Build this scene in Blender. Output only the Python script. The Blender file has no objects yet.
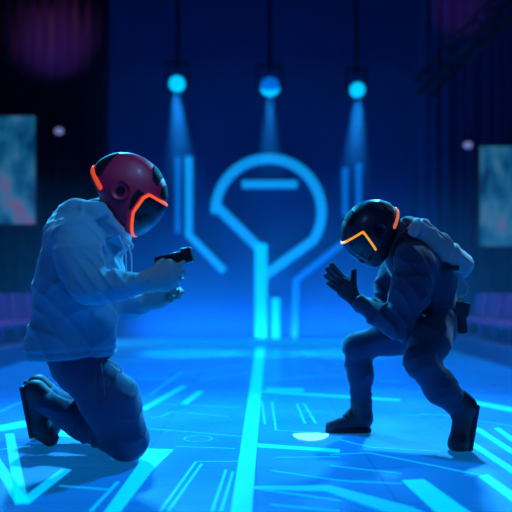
import bpy, bmesh, math, random
import numpy as np
from mathutils import Vector, Matrix, Euler

random.seed(7)
C = bpy.context.scene.collection
F_PX, HOR, EYE = 711.0, 290.0, 0.75          # focal length in pixels, horizon row, eye height


def at(px, py, Y):
    """world point seen at a photo pixel at distance Y"""
    return np.array([(px - 256.0) * Y / F_PX, Y, EYE + (HOR - py) * Y / F_PX])


def fl(px, py):
    """floor point (x, y) seen at a photo pixel"""
    Y = F_PX * EYE / (py - HOR)
    return ((px - 256.0) * Y / F_PX, Y)


# ------------------------------------------------------------------ materials
def mat(name, col, rough=0.6, metal=0.0, emit=None, strength=0.0, bump=0.0, bscale=60.0, vary=0.0, sheen=0.0, coat=0.0, spec=0.5):
    m = bpy.data.materials.new(name)
    m.use_nodes = True
    nt = m.node_tree
    p = nt.nodes['Principled BSDF']
    p.inputs['Base Color'].default_value = (*col, 1)
    p.inputs['Roughness'].default_value = rough
    p.inputs['Metallic'].default_value = metal
    p.inputs['Specular IOR Level'].default_value = spec
    if sheen:
        p.inputs['Sheen Weight'].default_value = sheen
        p.inputs['Sheen Roughness'].default_value = 0.4
    if coat:
        p.inputs['Coat Weight'].default_value = coat
        p.inputs['Coat Roughness'].default_value = 0.08
    if emit:
        p.inputs['Emission Color'].default_value = (*emit, 1)
        p.inputs['Emission Strength'].default_value = strength
    if bump or vary:
        tc = nt.nodes.new('ShaderNodeTexCoord')
        n = nt.nodes.new('ShaderNodeTexNoise')
        n.inputs['Scale'].default_value = bscale
        n.inputs['Detail'].default_value = 4
        nt.links.new(tc.outputs['Object'], n.inputs['Vector'])
        if bump:
            b = nt.nodes.new('ShaderNodeBump')
            b.inputs['Strength'].default_value = bump
            b.inputs['Distance'].default_value = 0.004
            nt.links.new(n.outputs['Fac'], b.inputs['Height'])
            nt.links.new(b.outputs['Normal'], p.inputs['Normal'])
        if vary:
            r = nt.nodes.new('ShaderNodeMixRGB')
            r.inputs[1].default_value = (*[c * (1 - vary) for c in col], 1)
            r.inputs[2].default_value = (*[min(1, c * (1 + vary)) for c in col], 1)
            n2 = nt.nodes.new('ShaderNodeTexNoise')
            n2.inputs['Scale'].default_value = 7
            nt.links.new(tc.outputs['Object'], n2.inputs['Vector'])
            nt.links.new(n2.outputs['Fac'], r.inputs[0])
            nt.links.new(r.outputs[0], p.inputs['Base Color'])
    return m


M = {}
M['hoodie'] = mat('hoodie_fleece', (0.13, 0.33, 0.46), 0.95, bump=0.35, bscale=220, vary=0.08, sheen=0.6)
M['cord'] = mat('drawstring', (0.6, 0.66, 0.7), 0.8)
M['jeans'] = mat('dark_trousers', (0.03, 0.06, 0.15), 0.9, bump=0.3, bscale=260, vary=0.15, sheen=0.35)
M['shoe'] = mat('shoe_dark', (0.03, 0.04, 0.06), 0.6, bump=0.2, bscale=90)
M['sole'] = mat('shoe_sole', (0.02, 0.025, 0.035), 0.7)
M['skin'] = mat('skin', (0.34, 0.36, 0.38), 0.6, bump=0.1, bscale=120)
M['red_shell'] = mat('helmet_red', (0.80, 0.008, 0.06), 0.5, metal=0.0, coat=0.08, bump=0.05, bscale=40)
M['navy_shell'] = mat('helmet_navy', (0.012, 0.022, 0.045), 0.4, metal=0.1, coat=0.2, bump=0.05, bscale=40)
M['dark_panel'] = mat('helmet_panel', (0.006, 0.006, 0.012), 0.75, spec=0.2)
M['visor'] = mat('visor_glass', (0.004, 0.006, 0.012), 0.22, coat=0.1)
M['orange'] = mat('orange_light', (0.9, 0.12, 0.02), 0.5, emit=(1.0, 0.085, 0.006), strength=0.95)
M['amber'] = mat('amber_light', (0.9, 0.4, 0.03), 0.5, emit=(1.0, 0.34, 0.012), strength=0.95)
M['vent_o'] = mat('orange_vent', (0.9, 0.12, 0.03), 0.5, emit=(1.0, 0.07, 0.01), strength=0.65)
M['vent_a'] = mat('coral_vent', (0.9, 0.25, 0.08), 0.5, emit=(1.0, 0.2, 0.07), strength=0.6)
M['device'] = mat('device_black', (0.012, 0.014, 0.02), 0.35)
M['jacket'] = mat('tactical_jacket', (0.025, 0.05, 0.11), 0.9, bump=0.35, bscale=180, vary=0.12, sheen=0.4)
M['glove'] = mat('glove_dark', (0.02, 0.03, 0.045), 0.85, bump=0.3, bscale=200)
M['pack'] = mat('backpack_nylon', (0.40, 0.46, 0.47), 0.8, bump=0.5, bscale=70, vary=0.2, sheen=0.25)
M['strap'] = mat('webbing', (0.02, 0.03, 0.045), 0.8)
M['metal'] = mat('fixture_metal', (0.02, 0.022, 0.03), 0.45, metal=0.6)
M['seat'] = mat('seat_plastic', (0.26, 0.12, 0.40), 0.5)
M['tier'] = mat('tier_concrete', (0.06, 0.16, 0.30), 0.85, vary=0.2)


# ------------------------------------------------------------------ object helpers
def props(o, label=None, cat=None, group=None, kind=None):
    if label: o['label'] = label
    if cat: o['category'] = cat
    if group: o['group'] = group
    if kind: o['kind'] = kind
    return o


def empty(name, loc, label, cat, group=None):
    o = bpy.data.objects.new(name, None)
    C.objects.link(o)
    o.location = loc
    o.empty_display_size = 0.1
    return props(o, label, cat, group)


def link(name, me, material, parent=None, smooth=True, world=True):
    """link a mesh; its vertices are in world space when world is True"""
    o = bpy.data.objects.new(name, me)
    C.objects.link(o)
    if material: me.materials.append(material)
    if smooth and len(me.polygons):
        me.polygons.foreach_set('use_smooth', np.ones(len(me.polygons), dtype=bool))
    if parent is not None:
        o.parent = parent
        if world:
            w = Vector((0, 0, 0))
            q = parent
            while q is not None:
                w += Vector(q.location)
                q = q.parent
            me.transform(Matrix.Translation(-w))
    else:
        if world:       # origin at the mesh's own base
            n = len(me.vertices)
            co = np.empty(n * 3)
            me.vertices.foreach_get('co', co)
            co = co.reshape(-1, 3)
            c = Vector(((co[:, 0].min() + co[:, 0].max()) / 2, (co[:, 1].min() + co[:, 1].max()) / 2, co[:, 2].min()))
            me.transform(Matrix.Translation(-c))
            o.location = c
    return o


def mesh_of(bm, name='m'):
    me = bpy.data.meshes.new(name)
    bmesh.ops.recalc_face_normals(bm, faces=bm.faces)
    bm.to_mesh(me)
    bm.free()
    return me


def box(bm, c, half, rot=None, bevel=0.0):
    r = bmesh.ops.create_cube(bm, size=1.0)
    vs = r['verts']
    for v in vs:
        v.co = Vector((v.co.x * 2 * half[0], v.co.y * 2 * half[1], v.co.z * 2 * half[2]))
    if bevel:
        es = list({e for v in vs for e in v.link_edges})
        rb = bmesh.ops.bevel(bm, geom=es, offset=bevel, segments=2, affect='EDGES', profile=0.5)
        vs = list({v for f in rb['faces'] for v in f.verts} | {v for v in vs if v.is_valid})
    for v in vs:
        if rot is not None: v.co = rot @ v.co
        v.co += Vector(c)
    return vs


def cyl(bm, a, b, r1, r2=None, seg=20):
    a, b = Vector(a), Vector(b)
    d = b - a
    r2 = r1 if r2 is None else r2
    q = d.to_track_quat('Z', 'Y').to_matrix().to_4x4()
    return bmesh.ops.create_cone(bm, cap_ends=True, segments=seg, radius1=r1, radius2=r2, depth=d.length,
                                 matrix=Matrix.Translation((a + b) / 2) @ q)['verts']


def tube_mesh(pts, r, seg=8, name='tube', closed=False):
    cu = bpy.data.curves.new(name, 'CURVE')
    cu.dimensions = '3D'
    cu.bevel_depth = r
    cu.bevel_resolution = 2
    cu.use_fill_caps = True
    s = cu.splines.new('NURBS' if len(pts) > 2 else 'POLY')
    s.points.add(len(pts) - 1)
    for p, q in zip(s.points, pts): p.co = (*q, 1)
    if len(pts) > 2:
        s.order_u = 3
        s.use_endpoint_u = True
        s.use_cyclic_u = closed
    o = bpy.data.objects.new(name, cu)
    C.objects.link(o)
    dg = bpy.context.evaluated_depsgraph_get()
    me = bpy.data.meshes.new_from_object(o.evaluated_get(dg))
    bpy.data.objects.remove(o)
    return me


# ------------------------------------------------------------------ signed-distance modelling
def unit(v):
    v = np.asarray(v, float)
    return v / np.linalg.norm(v)


class Sculpt:
    """smooth solid built from rounded limbs, turned into one continuous mesh"""

    def __init__(self, h=0.006):
        self.h, self.ops, self.post = h, [], []

    def limb(self, a, b, r1, r2=None, k=0.03, wide=None, wk=1.0, op='u'):
        """tapered rounded limb; wide = an axis along which the section is stretched wk times"""
        a, b = np.asarray(a, float), np.asarray(b, float)
        r2 = r1 if r2 is None else r2
        ba = b - a
        L2 = max(float(ba @ ba), 1e-9)
        w = None if wide is None else unit(wide)

        def f(P):
            t = np.clip(((P - a) @ ba) / L2, 0, 1)
            q = P - a - t[..., None] * ba
            if w is not None:
                u = q @ w
                q = q + w * (u * (1 / wk - 1))[..., None]
            return np.linalg.norm(q, axis=-1) - (r1 + (r2 - r1) * t)
        R = max(r1, r2) * max(1, wk)
        self.ops.append((f, np.minimum(a, b) - R, np.maximum(a, b) + R, op, k))
        return self

    def chain(self, pts, rs, k=0.02, **kw):
        for i in range(len(pts) - 1): self.limb(pts[i], pts[i + 1], rs[i], rs[i + 1], k, **kw)
        return self

    def ell(self, c, axes, radii, k=0.03, op='u'):
        c = np.asarray(c, float)
        A = np.array([unit(x) for x in axes])
        R = np.asarray(radii, float)

        def f(P):
            q = (P - c) @ A.T
            k0 = np.linalg.norm(q / R, axis=-1)
            k1 = np.linalg.norm(q / (R * R), axis=-1) + 1e-9
            return k0 * (k0 - 1) / k1
        m = R.max()
        self.ops.append((f, c - m, c + m, op, k))
        return self

    def rbox(self, c, axes, half, r, k=0.02, op='u'):
        c = np.asarray(c, float)
        A = np.array([unit(x) for x in axes])
        H = np.asarray(half, float) - r

        def f(P):
            q = np.abs((P - c) @ A.T) - H
            return np.linalg.norm(np.maximum(q, 0), axis=-1) + np.minimum(q.max(-1), 0) - r
        m = np.linalg.norm(half)
        self.ops.append((f, c - m, c + m, op, k))
        return self

    def plane(self, p, n, k=0.006):
        """keep what lies on the side opposite to n"""
        p, n = np.asarray(p, float), unit(n)
        self.ops.append((lambda P: (P - p) @ n, None, None, 'i', k))
        return self

    def both(self, fn, k=0.002):
        self.ops.append((fn, None, None, 'i', k))
        return self

    def noise(self, fn):
        self.post.append(fn)
        return self

    def mesh(self, name='sculpt', smooth=2):
        h = self.h
        pos = [o for o in self.ops if o[3] == 'u']
        lo = np.min([o[1] for o in pos], axis=0) - 4 * h - 0.02
        hi = np.max([o[2] for o in pos], axis=0) + 4 * h + 0.02
        n = np.ceil((hi - lo) / h).astype(int) + 1
        ax = [lo[i] + h * np.arange(n[i]) for i in range(3)]
        F = np.full(n, 0.25, dtype=np.float32)
        late = [o for o in self.ops if o[3] == 'i'] if self.post else []
        for f, a, b, op, k in [o for o in self.ops if not (self.post and o[3] == 'i')]:
            if a is None:
                i0, i1 = np.zeros(3, int), n
            else:
                mg = k + 0.03
                i0 = np.maximum(np.floor((a - mg - lo) / h).astype(int), 0)
                i1 = np.minimum(np.ceil((b + mg - lo) / h).astype(int) + 1, n)
                if (i1 <= i0).any(): continue
            for x0 in range(i0[0], i1[0], 40):
                x1 = min(x0 + 40, i1[0])
                sl = (slice(x0, x1), slice(i0[1], i1[1]), slice(i0[2], i1[2]))
                P = np.stack(np.meshgrid(ax[0][sl[0]], ax[1][sl[1]], ax[2][sl[2]], indexing='ij'), -1)
                d = f(P)
                g = F[sl]
                if op == 'u':
                    e = np.maximum(k - np.abs(g - d), 0) / k
                    F[sl] = np.minimum(g, d) - e * e * k * 0.25
                else:
                    d = -d if op == 's' else d
                    e = np.maximum(k - np.abs(g - d), 0) / k
                    F[sl] = np.maximum(g, d) + e * e * k * 0.25
        if self.post:
            near = np.abs(F) < 0.03
            idx = np.nonzero(near)
            P = np.stack([ax[i][idx[i]] for i in range(3)], -1)
            v = F[idx]
            for fn in self.post: v = v + fn(P)
            F[idx] = v
        for f, a, b, op, k in late:
            for x0 in range(0, n[0], 40):
                sl = slice(x0, min(x0 + 40, n[0]))
                d = f(np.stack(np.meshgrid(ax[0][sl], ax[1], ax[2], indexing='ij'), -1))
                g = F[sl]
                e = np.maximum(k - np.abs(g - d), 0) / k
                F[sl] = np.maximum(g, d) + e * e * k * 0.25
        return nets(F, lo, h, name, smooth)


def nets(F, lo, h, name, smooth):
    """surface nets: one vertex per cell the surface crosses, one quad per crossed edge"""
    S = F < 0
    a = S[:-1, :-1, :-1]
    allc, anyc = np.ones_like(a), np.zeros_like(a)
    for dx in (0, 1):
        for dy in (0, 1):
            for dz in (0, 1):
                s = S[dx:S.shape[0] - 1 + dx, dy:S.shape[1] - 1 + dy, dz:S.shape[2] - 1 + dz]
                allc &= s
                anyc |= s
    cells = anyc & ~allc
    ci = np.nonzero(cells)
    N = len(ci[0])
    ids = np.full(cells.shape, -1, dtype=np.int64)
    ids[ci] = np.arange(N)
    acc, cnt = np.zeros((N, 3)), np.zeros(N)
    base = np.stack(ci, -1).astype(float)
    corners = [(0, 0, 0), (1, 0, 0), (0, 1, 0), (1, 1, 0), (0, 0, 1), (1, 0, 1), (0, 1, 1), (1, 1, 1)]
    for i in range(8):
        for j in range(i + 1, 8):
            p, q = corners[i], corners[j]
            if sum(abs(p[t] - q[t]) for t in range(3)) != 1: continue
            fa = F[ci[0] + p[0], ci[1] + p[1], ci[2] + p[2]]
            fb = F[ci[0] + q[0], ci[1] + q[1], ci[2] + q[2]]
            m = (fa < 0) != (fb < 0)
            t = np.where(m, fa / np.where(m, fa - fb, 1), 0)[:, None]
            pt = np.array(p) + t * (np.array(q) - np.array(p))
            acc += np.where(m[:, None], pt, 0)
            cnt += m
    V = (base + acc / np.maximum(cnt, 1)[:, None]) * h + lo
    quads = []
    for axn in range(3):
        sl0 = [slice(None)] * 3
        sl1 = [slice(None)] * 3
        sl0[axn], sl1[axn] = slice(0, -1), slice(1, None)
        s0, s1 = S[tuple(sl0)], S[tuple(sl1)]
        e = np.nonzero(s0 != s1)
        e = np.stack(e, -1)
        o1, o2 = [(1, 2), (2, 0), (0, 1)][axn]
        ok = (e[:, o1] > 0) & (e[:, o2] > 0)
        e = e[ok]
        flip = s0[e[:, 0], e[:, 1], e[:, 2]]

        def cid(d1, d2):
            t = e.copy()
            t[:, o1] += d1
            t[:, o2] += d2
            t = np.minimum(t, np.array(cells.shape) - 1)
            return ids[t[:, 0], t[:, 1], t[:, 2]]
        q = np.stack([cid(-1, -1), cid(0, -1), cid(0, 0), cid(-1, 0)], -1)
        q[~flip] = q[~flip][:, ::-1]
        quads.append(q)
    Q = np.concatenate(quads)
    Q = Q[(Q >= 0).all(1)]
    E = np.concatenate([Q[:, [0, 1]], Q[:, [1, 2]], Q[:, [2, 3]], Q[:, [3, 0]]])
    deg = np.zeros(N)
    np.add.at(deg, E[:, 0], 1)
    np.add.at(deg, E[:, 1], 1)
    deg = np.maximum(deg, 1)[:, None]
    for it in range(smooth):
        for w in (0.5, -0.52):
            s = np.zeros((N, 3))
            for c in range(3):
                s[:, c] = np.bincount(E[:, 0], V[E[:, 1], c], N) + np.bincount(E[:, 1], V[E[:, 0], c], N)
            V = V + w * (s / deg - V)
    me = bpy.data.meshes.new(name)
    me.vertices.add(N)
    me.vertices.foreach_set('co', V.ravel())
    me.loops.add(Q.size)
    me.loops.foreach_set('vertex_index', Q.ravel().astype(np.int32))
    me.polygons.add(len(Q))
    me.polygons.foreach_set('loop_start', np.arange(0, Q.size, 4, dtype=np.int32))
    me.polygons.foreach_set('loop_total', np.full(len(Q), 4, dtype=np.int32))
    me.update(calc_edges=True)
    me.validate()
    return me


def folds(seed, amp, freq, d, warp=0.5, sharp=1.0):
    """cloth folds: warped ripples across direction d"""
    rg = np.random.default_rng(seed)
    W = [(unit(rg.normal(size=3)) * rg.uniform(6, 16), rg.uniform(0, 6.28)) for _ in range(4)]
    d = unit(d)

    def fn(P):
        w = sum(np.sin(P @ v + ph) for v, ph in W)
        s = np.sin(P @ d * freq + warp * 3.0 * w)
        a = 0.5 + 0.5 * np.sin(P @ W[0][0] * 0.8 + W[1][1] + w)
        return -amp * a * (2.0 * (1 - np.abs(s)) ** 2.0 - 0.45)
    return fn


# ------------------------------------------------------------------ hands and heads
def hand(S, wrist, kn, mid, tip, thumb, s=1.0, tip2=None, pr=0.016):
    """palm and five separate fingers; kn/mid/tip: four points each (index .. little)"""
    rk = [0.0105, 0.011, 0.0105, 0.009]
    for i in range(4):
        S.limb(wrist, kn[i], pr * 1.15 * s, pr * 0.92 * s, k=0.012)
    for i in range(4):
        pts = [kn[i] * 0.92 + wrist * 0.08, mid[i], tip[i]]
        rs = [rk[i] * s, rk[i] * 0.92 * s, rk[i] * 0.8 * s]
        if tip2 is not None:
            pts.append(tip2[i])
            rs.append(rk[i] * 0.72 * s)
        S.chain(pts, rs, k=0.003)
    S.chain(thumb, [0.017 * s, 0.0125 * s, 0.0095 * s], k=0.008)


def seg2(P2, pts):
    d = None
    for a, b in zip(pts[:-1], pts[1:]):
        a, b = np.array(a, float), np.array(b, float)
        ba = b - a
        t = np.clip(((P2 - a) @ ba) / (ba @ ba), 0, 1)
        q = np.linalg.norm(P2 - a - t[..., None] * ba, axis=-1)
        d = q if d is None else np.minimum(d, q)
    return d


def poly2(P2, pts):
    """signed distance to a polygon in the plane"""
    d = seg2(P2, list(pts) + [pts[0]])
    ins = np.zeros(P2.shape[:-1], bool)
    x, y = P2[..., 0], P2[..., 1]
    n = len(pts)
    for i in range(n):
        x0, y0 = pts[i]
        x1, y1 = pts[(i + 1) % n]
        c = (y0 > y) != (y1 > y)
        ins ^= c & (x < (x1 - x0) * (y - y0) / ((y1 - y0) if y1 != y0 else 1e-9) + x0)
    return np.where(ins, -d, d)


def helmet(person, centre, face, pitch, yaw, shell_m, trim_m, vent_m, trim, size=1.0, patches=(), shell_label=None, chin=(0.0, 0.0)):
    """closed helmet in its own frame (forward x, up z): shell > visor, visor_trim, ear_disc, rear_vent, panels"""
    HX, HY, HZ = 0.178 * size, 0.128 * size, 0.150 * size
    I = np.eye(3)
    rot = Matrix.Rotation(yaw, 4, 'Z') @ Matrix.Rotation(pitch, 4, 'Y')
    T = Matrix.Translation(Vector(centre)) @ rot

    def base(off=0.0, h=0.0035):
        s = Sculpt(h)
        s.ell((-0.004 * size, 0, 0.006 * size), I, (HX + off, HY + off, HZ + off), k=0.03)
        s.ell(((0.062 + chin[0]) * size, 0, (-0.072 + chin[1]) * size), (I[0] + 0.62 * I[2] * -1, I[1], I[2] + 0.62 * I[0]),
              (0.098 * size + off, 0.088 * size + off, 0.076 * size + off), k=0.10)
        s.ell((-0.07 * size, 0, -0.03 * size), I, (0.10 * size + off, 0.105 * size + off, 0.075 * size + off), k=0.06)
        return s

    def put(s, name, m, parent, smooth=2):
        me = s.mesh(name, smooth)
        me.transform(T)
        return link(name, me, m, parent)

    def skin(off_out, off_in, region):
        """the layer between two offsets of the helmet, over a region of its side view"""
        s = base(off_out)
        inner = base(off_in)
        for f, a, b, op, k in inner.ops: pass

        def cut(P):
            F = np.full(P.shape[:-1], 0.25)
            for f, a, b, op, k in inner.ops:
                d = f(P)
                e = np.maximum(k - np.abs(F - d), 0) / k
                F = np.minimum(F, d) - e * e * k * 0.25
            return -F
        s.both(cut, 0.0015)
        s.both(region, 0.002)
        return s

    def side(P): return np.stack([P[..., 0], P[..., 2]], -1) / size

    rim_n = unit((-0.30, 0, -1.0))
    S = base()
    S.plane((0.03 * size, 0, (-0.128 + chin[1]) * size), rim_n, 0.02)
    S.limb((-0.03 * size, 0, -0.25 * size), (-0.01 * size, 0, -0.06 * size), 0.085 * size, 0.075 * size, k=0.01, op='s')
    hz = put(S, 'helmet', shell_m, person)
    if shell_label: hz['label'] = shell_label
    # visor region: in front of the trim line
    vis = list(trim) + [(trim[-1][0] + 0.05, trim[-1][1] - 0.03), (0.26, -0.12), (0.26, trim[0][1])]
    put(skin(0.0035, -0.006, lambda P: np.maximum(poly2(side(P), vis) * size, -(P[..., 2] + (0.155 - chin[1]) * size))), 'visor', M['visor'], hz)
    put(skin(0.0075, -0.004, lambda P: np.maximum(seg2(side(P), trim) * size - 0.0060 * size, -(P[..., 2] + 0.15 * size))), 'visor_trim', trim_m, hz)['label'] = 'glowing edge line of the visor'
    vent = [(-0.20, -0.022), (-0.150, -0.040), (-0.075, -0.066)]
    put(skin(0.006, -0.004, lambda P: seg2(side(P), vent) * size - 0.0105 * size), 'rear_vent', vent_m, hz)['label'] = 'glowing patch at the back of the helmet'
    for pg in patches:
        for sg in ((-1, 1) if pg[0] == 'pair' else (0,)):
            q = pg[1:] if pg[0] == 'pair' else pg
            put(skin(0.0022, -0.004, lambda P: np.maximum(poly2(side(P), q) * size, 0.02 - sg * P[..., 1] if sg else -1.0)), 'shell_panel', M['dark_panel'], hz)['label'] = 'dark panel of the shell'
    for sg in (-1, 1):
        bm = bmesh.new()
        ex, ez = 0.008 * size, -0.016 * size
        y0 = sg * 0.112 * size
        cyl(bm, (ex, y0, ez), (ex, sg * 0.140 * size, ez), 0.045 * size, 0.041 * size, 32)
        me = mesh_of(bm)
        bm2 = bmesh.new()
        bm2.from_mesh(me)
        fs = [f for f in bm2.faces if len(f.verts) > 4 and abs(f.calc_center_median().y) > 0.135 * size]
        r = bmesh.ops.inset_region(bm2, faces=fs, thickness=0.012 * size, depth=0)
        for f in fs:
            for v in f.verts: v.co.y -= sg * 0.010 * size
        bm2.to_mesh(me)
        bm2.free()
        me.transform(T)
        d = link('ear_disc', me, shell_m, hz, smooth=False)
        bm = bmesh.new()
        cyl(bm, (ex, sg * 0.120 * size, ez), (ex, sg * 0.1335 * size, ez), 0.024 * size, 0.019 * size, 24)
        me = mesh_of(bm)
        me.transform(T)
        link('ear_disc_core', me, M['dark_panel'], hz, smooth=False)
    return hz


YA = np.array([0.0, 1.0, 0.0])

# ================================================================== PERSON KNEELING (red helmet)
pa = empty('person', (-0.70, 3.2, 0.0), 'person in a pale hoodie and red helmet kneeling and holding a dark handheld device', 'person')

shR, shL = at(78, 236, 2.99), at(96, 232, 3.38)
elR, elL = at(89, 285, 2.87), at(110, 304, 3.30)
wrR, wrL = at(144, 283, 2.92), at(142, 303, 3.10)
pel, chest = at(70, 340, 3.19), at(84, 256, 3.19)
neckA, headA = at(100, 214, 3.19), at(121, 196, 3.19)
hipR, hipL = at(82, 360, 3.13), at(82, 358, 3.31)
knR, knL = at(127, 441, 3.10), at(120, 430, 3.36)
anR, anL = at(44, 404, 3.38), at(47, 398, 3.62)
toR, toL = at(44, 434, 3.40), at(50, 427, 3.64)
DW = at(1, 0, 3) - at(0, 0, 3)          # one pixel at 3 m


def a_hand_R(S, s=1.0):
    wr = at(146, 282, 2.925)
    kn = [at(169, 267, 2.915), at(171, 272.5, 2.91), at(170, 278, 2.915), at(167, 283.5, 2.925)]
    mid = [at(177, 266, 2.915), at(179, 272.5, 2.915), at(178, 279, 2.92), at(174, 285, 2.93)]
    tip = [at(183, 263.5, 2.935), at(183, 272.5, 2.945), at(181.5, 279.5, 2.945), at(177, 286, 2.95)]
    tip2 = [at(184, 261, 2.965), at(180, 273, 2.975), at(178, 280, 2.975), at(173, 286, 2.975)]
    th = [at(152, 278, 2.94), at(158, 266, 2.95), at(166, 257.5, 2.975)]
    hand(S, wr, kn, mid, tip, th, s * 1.3, tip2, pr=0.028)


def a_hand_L(S, s=1.0):
    wr = at(143, 303, 3.10)
    kn = [at(163, 288, 3.06), at(166, 293, 3.055), at(165, 298, 3.05), at(161, 302, 3.05)]
    mid = [at(173, 287, 3.04), at(177, 291.5, 3.035), at(175, 297.5, 3.03), at(168, 302, 3.03)]
    tip = [at(179, 289, 3.01), at(182, 292, 3.00), at(179, 297, 2.99), at(171, 301, 2.99)]
    tip2 = [at(178, 291, 2.98), at(178, 294, 2.97), at(174, 298, 2.965), at(166, 301, 2.97)]
    th = [at(151, 294, 3.075), at(158, 280, 3.06), at(166, 270, 3.055)]
    hand(S, wr, kn, mid, tip, th, s * 1.25, tip2, pr=0.024)


B = Sculpt(0.0045)
B.limb(pel, chest, 0.105, 0.12, wide=YA, wk=1.2).limb(chest, neckA, 0.10, 0.055, k=0.05)
B.limb(neckA, headA, 0.055, 0.05).ell(headA + np.array([0.01, 0, 0.0]), np.eye(3), (0.095, 0.075, 0.105), k=0.03)
B.limb(shR, shL, 0.055, 0.055, k=0.05)
B.chain([shR, elR, wrR, at(148, 281, 2.925)], [0.055, 0.042, 0.027, 0.026]).chain([shL, elL, wrL, at(146, 301, 3.095)], [0.055, 0.042, 0.027, 0.026])
a_hand_R(B)
a_hand_L(B)
B.limb(hipR, hipL, 0.085, 0.085, k=0.04)
B.chain([hipR, knR, anR], [0.08, 0.055, 0.03]).chain([hipL, knL, anL], [0.08, 0.055, 0.03])
B.limb(anR, toR, 0.028, 0.022).limb(anL, toL, 0.028, 0.022)
link('body', B.mesh('body'), M['skin'], pa)

H = Sculpt(0.006)
H.limb(at(69, 345, 3.19), at(80, 285, 3.19), 0.178, 0.180, k=0.05, wide=YA, wk=1.08)
H.limb(at(80, 285, 3.19), at(86, 250, 3.19), 0.185, 0.165, k=0.06, wide=YA, wk=1.12)
H.limb(at(74, 300, 3.19), at(69, 244, 3.19), 0.15, 0.10, k=0.06, wide=YA, wk=1.2)
H.limb(at(74, 237, 3.04), at(86, 233, 3.35), 0.098, 0.098, k=0.08)
H.limb(at(70, 345, 3.19), at(78, 350, 3.19), 0.18, 0.165, k=0.05, wide=YA, wk=1.1)
H.limb(at(84, 240, 3.19), at(102, 216, 3.19), 0.125, 0.085, k=0.06)
# sleeves
H.chain([at(76, 238, 3.00), at(80, 262, 2.93), elR], [0.100, 0.096, 0.080], k=0.022)
H.chain([elR, at(118, 286, 2.89), wrR], [0.080, 0.064, 0.042], k=0.02)
H.chain([at(148, 281.5, 2.92), at(141, 284, 2.92)], [0.040, 0.041], k=0.004)
H.chain([at(94, 236, 3.36), at(104, 275, 3.34), elL], [0.10, 0.088, 0.074], k=0.05)
H.chain([elL, at(126, 306, 3.20), wrL], [0.074, 0.064, 0.043], k=0.035)
# hood lying round the neck
hood = [at(66, 220, 3.19), at(76, 211, 3.09), at(96, 213, 3.05), at(113, 230, 3.08), at(122, 243, 3.14)]
H.chain(hood, [0.046, 0.047, 0.046, 0.038, 0.028], k=0.03)
hoodf = [p * np.array([1, 0, 1]) + YA * (3.19 * 2 - p[1]) for p in hood]
H.chain(hoodf, [0.046, 0.047, 0.046, 0.038, 0.028], k=0.03)
H.limb(at(64, 228, 3.19), at(76, 211, 3.19), 0.06, 0.045, k=0.05, wide=YA, wk=1.8)
H.plane(at(70, 361, 2.98), (0.06, 0, -1), 0.012)
cuffz = at(149, 281, 2.92)
# kangaroo pocket and hem band
H.limb(at(100, 318, 3.10), at(100, 345, 3.10), 0.07, 0.075, k=0.02)
H.noise(folds(3, 0.005, 26, (0.35, 0.2, -0.9), 0.35))
H.noise(folds(5, 0.0045, 36, (0.8, 0.1, 0.6), 0.3))
H.noise(folds(8, 0.003, 65, (0.5, 0.5, 0.7), 0.35))
def elbow(c, d, freq, amp, rad):
    f0 = folds(77, 1.0, freq, d, 0.12)
    c = np.asarray(c)
    return lambda P: amp * f0(P) * np.exp(-((P - c) ** 2).sum(-1) / (rad * rad))


H.noise(elbow(at(96, 278, 2.84), (0.75, 0.0, 0.66), 75, 0.009, 0.12))
H.noise(elbow(at(136, 282, 2.88), (1, 0, -0.1), 95, 0.006, 0.07))
H.noise(elbow(at(80, 250, 2.9), (0.5, 0, 0.85), 60, 0.006, 0.09))
H.noise(lambda P: 0.006 * np.exp(-((P[..., 2] - at(70, 353, 2.98)[2] - 0.06 * (P[..., 0] - at(70, 353, 2.98)[0])) / 0.007) ** 2))
hd = link('hoodie', H.mesh('hoodie'), M['hoodie'], pa)
# drawstrings
for pts in ([at(119, 236, 3.035), at(124, 246, 3.03), at(126.5, 258, 3.03), at(126, 272, 3.035)],
            [at(123, 238, 3.06), at(130, 248, 3.08), at(132, 262, 3.09), at(131.5, 276, 3.09)]):
    link('drawstring', tube_mesh(pts, 0.0038), M['cord'], hd)['label'] = 'pale hood cord'
for s_ in (0,):
    lp = [at(108, 360, 3.0), at(115, 363, 2.99), at(121, 367, 2.99), at(122, 373, 3.0), at(117, 370, 3.01), at(110, 364, 3.01)]
    link('waist_cord', tube_mesh(lp, 0.004), M['cord'], hd)

J = Sculpt(0.006)
J.limb(at(74, 350, 3.2), at(82, 362, 3.2), 0.13, 0.135, k=0.05, wide=YA, wk=1.12)
J.chain([at(84, 368, 3.12), at(111, 402, 3.10), at(127, 437, 3.10)], [0.112, 0.120, 0.092], k=0.05)
J.chain([at(84, 366, 3.32), at(106, 398, 3.35), knL], [0.108, 0.112, 0.085], k=0.05)
J.chain([knR, at(85, 424, 3.25), at(44, 401, 3.38)], [0.085, 0.072, 0.055], k=0.04)
J.chain([knL, at(85, 416, 3.50), at(47, 395, 3.62)], [0.085, 0.070, 0.055], k=0.04)
J.plane((0, 0, 0.004), (0, 0, -1), 0.01)
J.noise(folds(11, 0.005, 32, (0.6, 0.2, -0.75), 0.55))
J.noise(folds(12, 0.003, 55, (0.9, 0.1, 0.3), 0.5))
jn = link('trousers', J.mesh('trousers'), M['jeans'], pa)
link('waist_tie', tube_mesh([at(100, 362, 3.0), at(103, 375, 2.965), at(103.5, 388, 2.95), at(104.5, 396, 2.95)], 0.0035), M['jeans'], jn)

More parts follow.
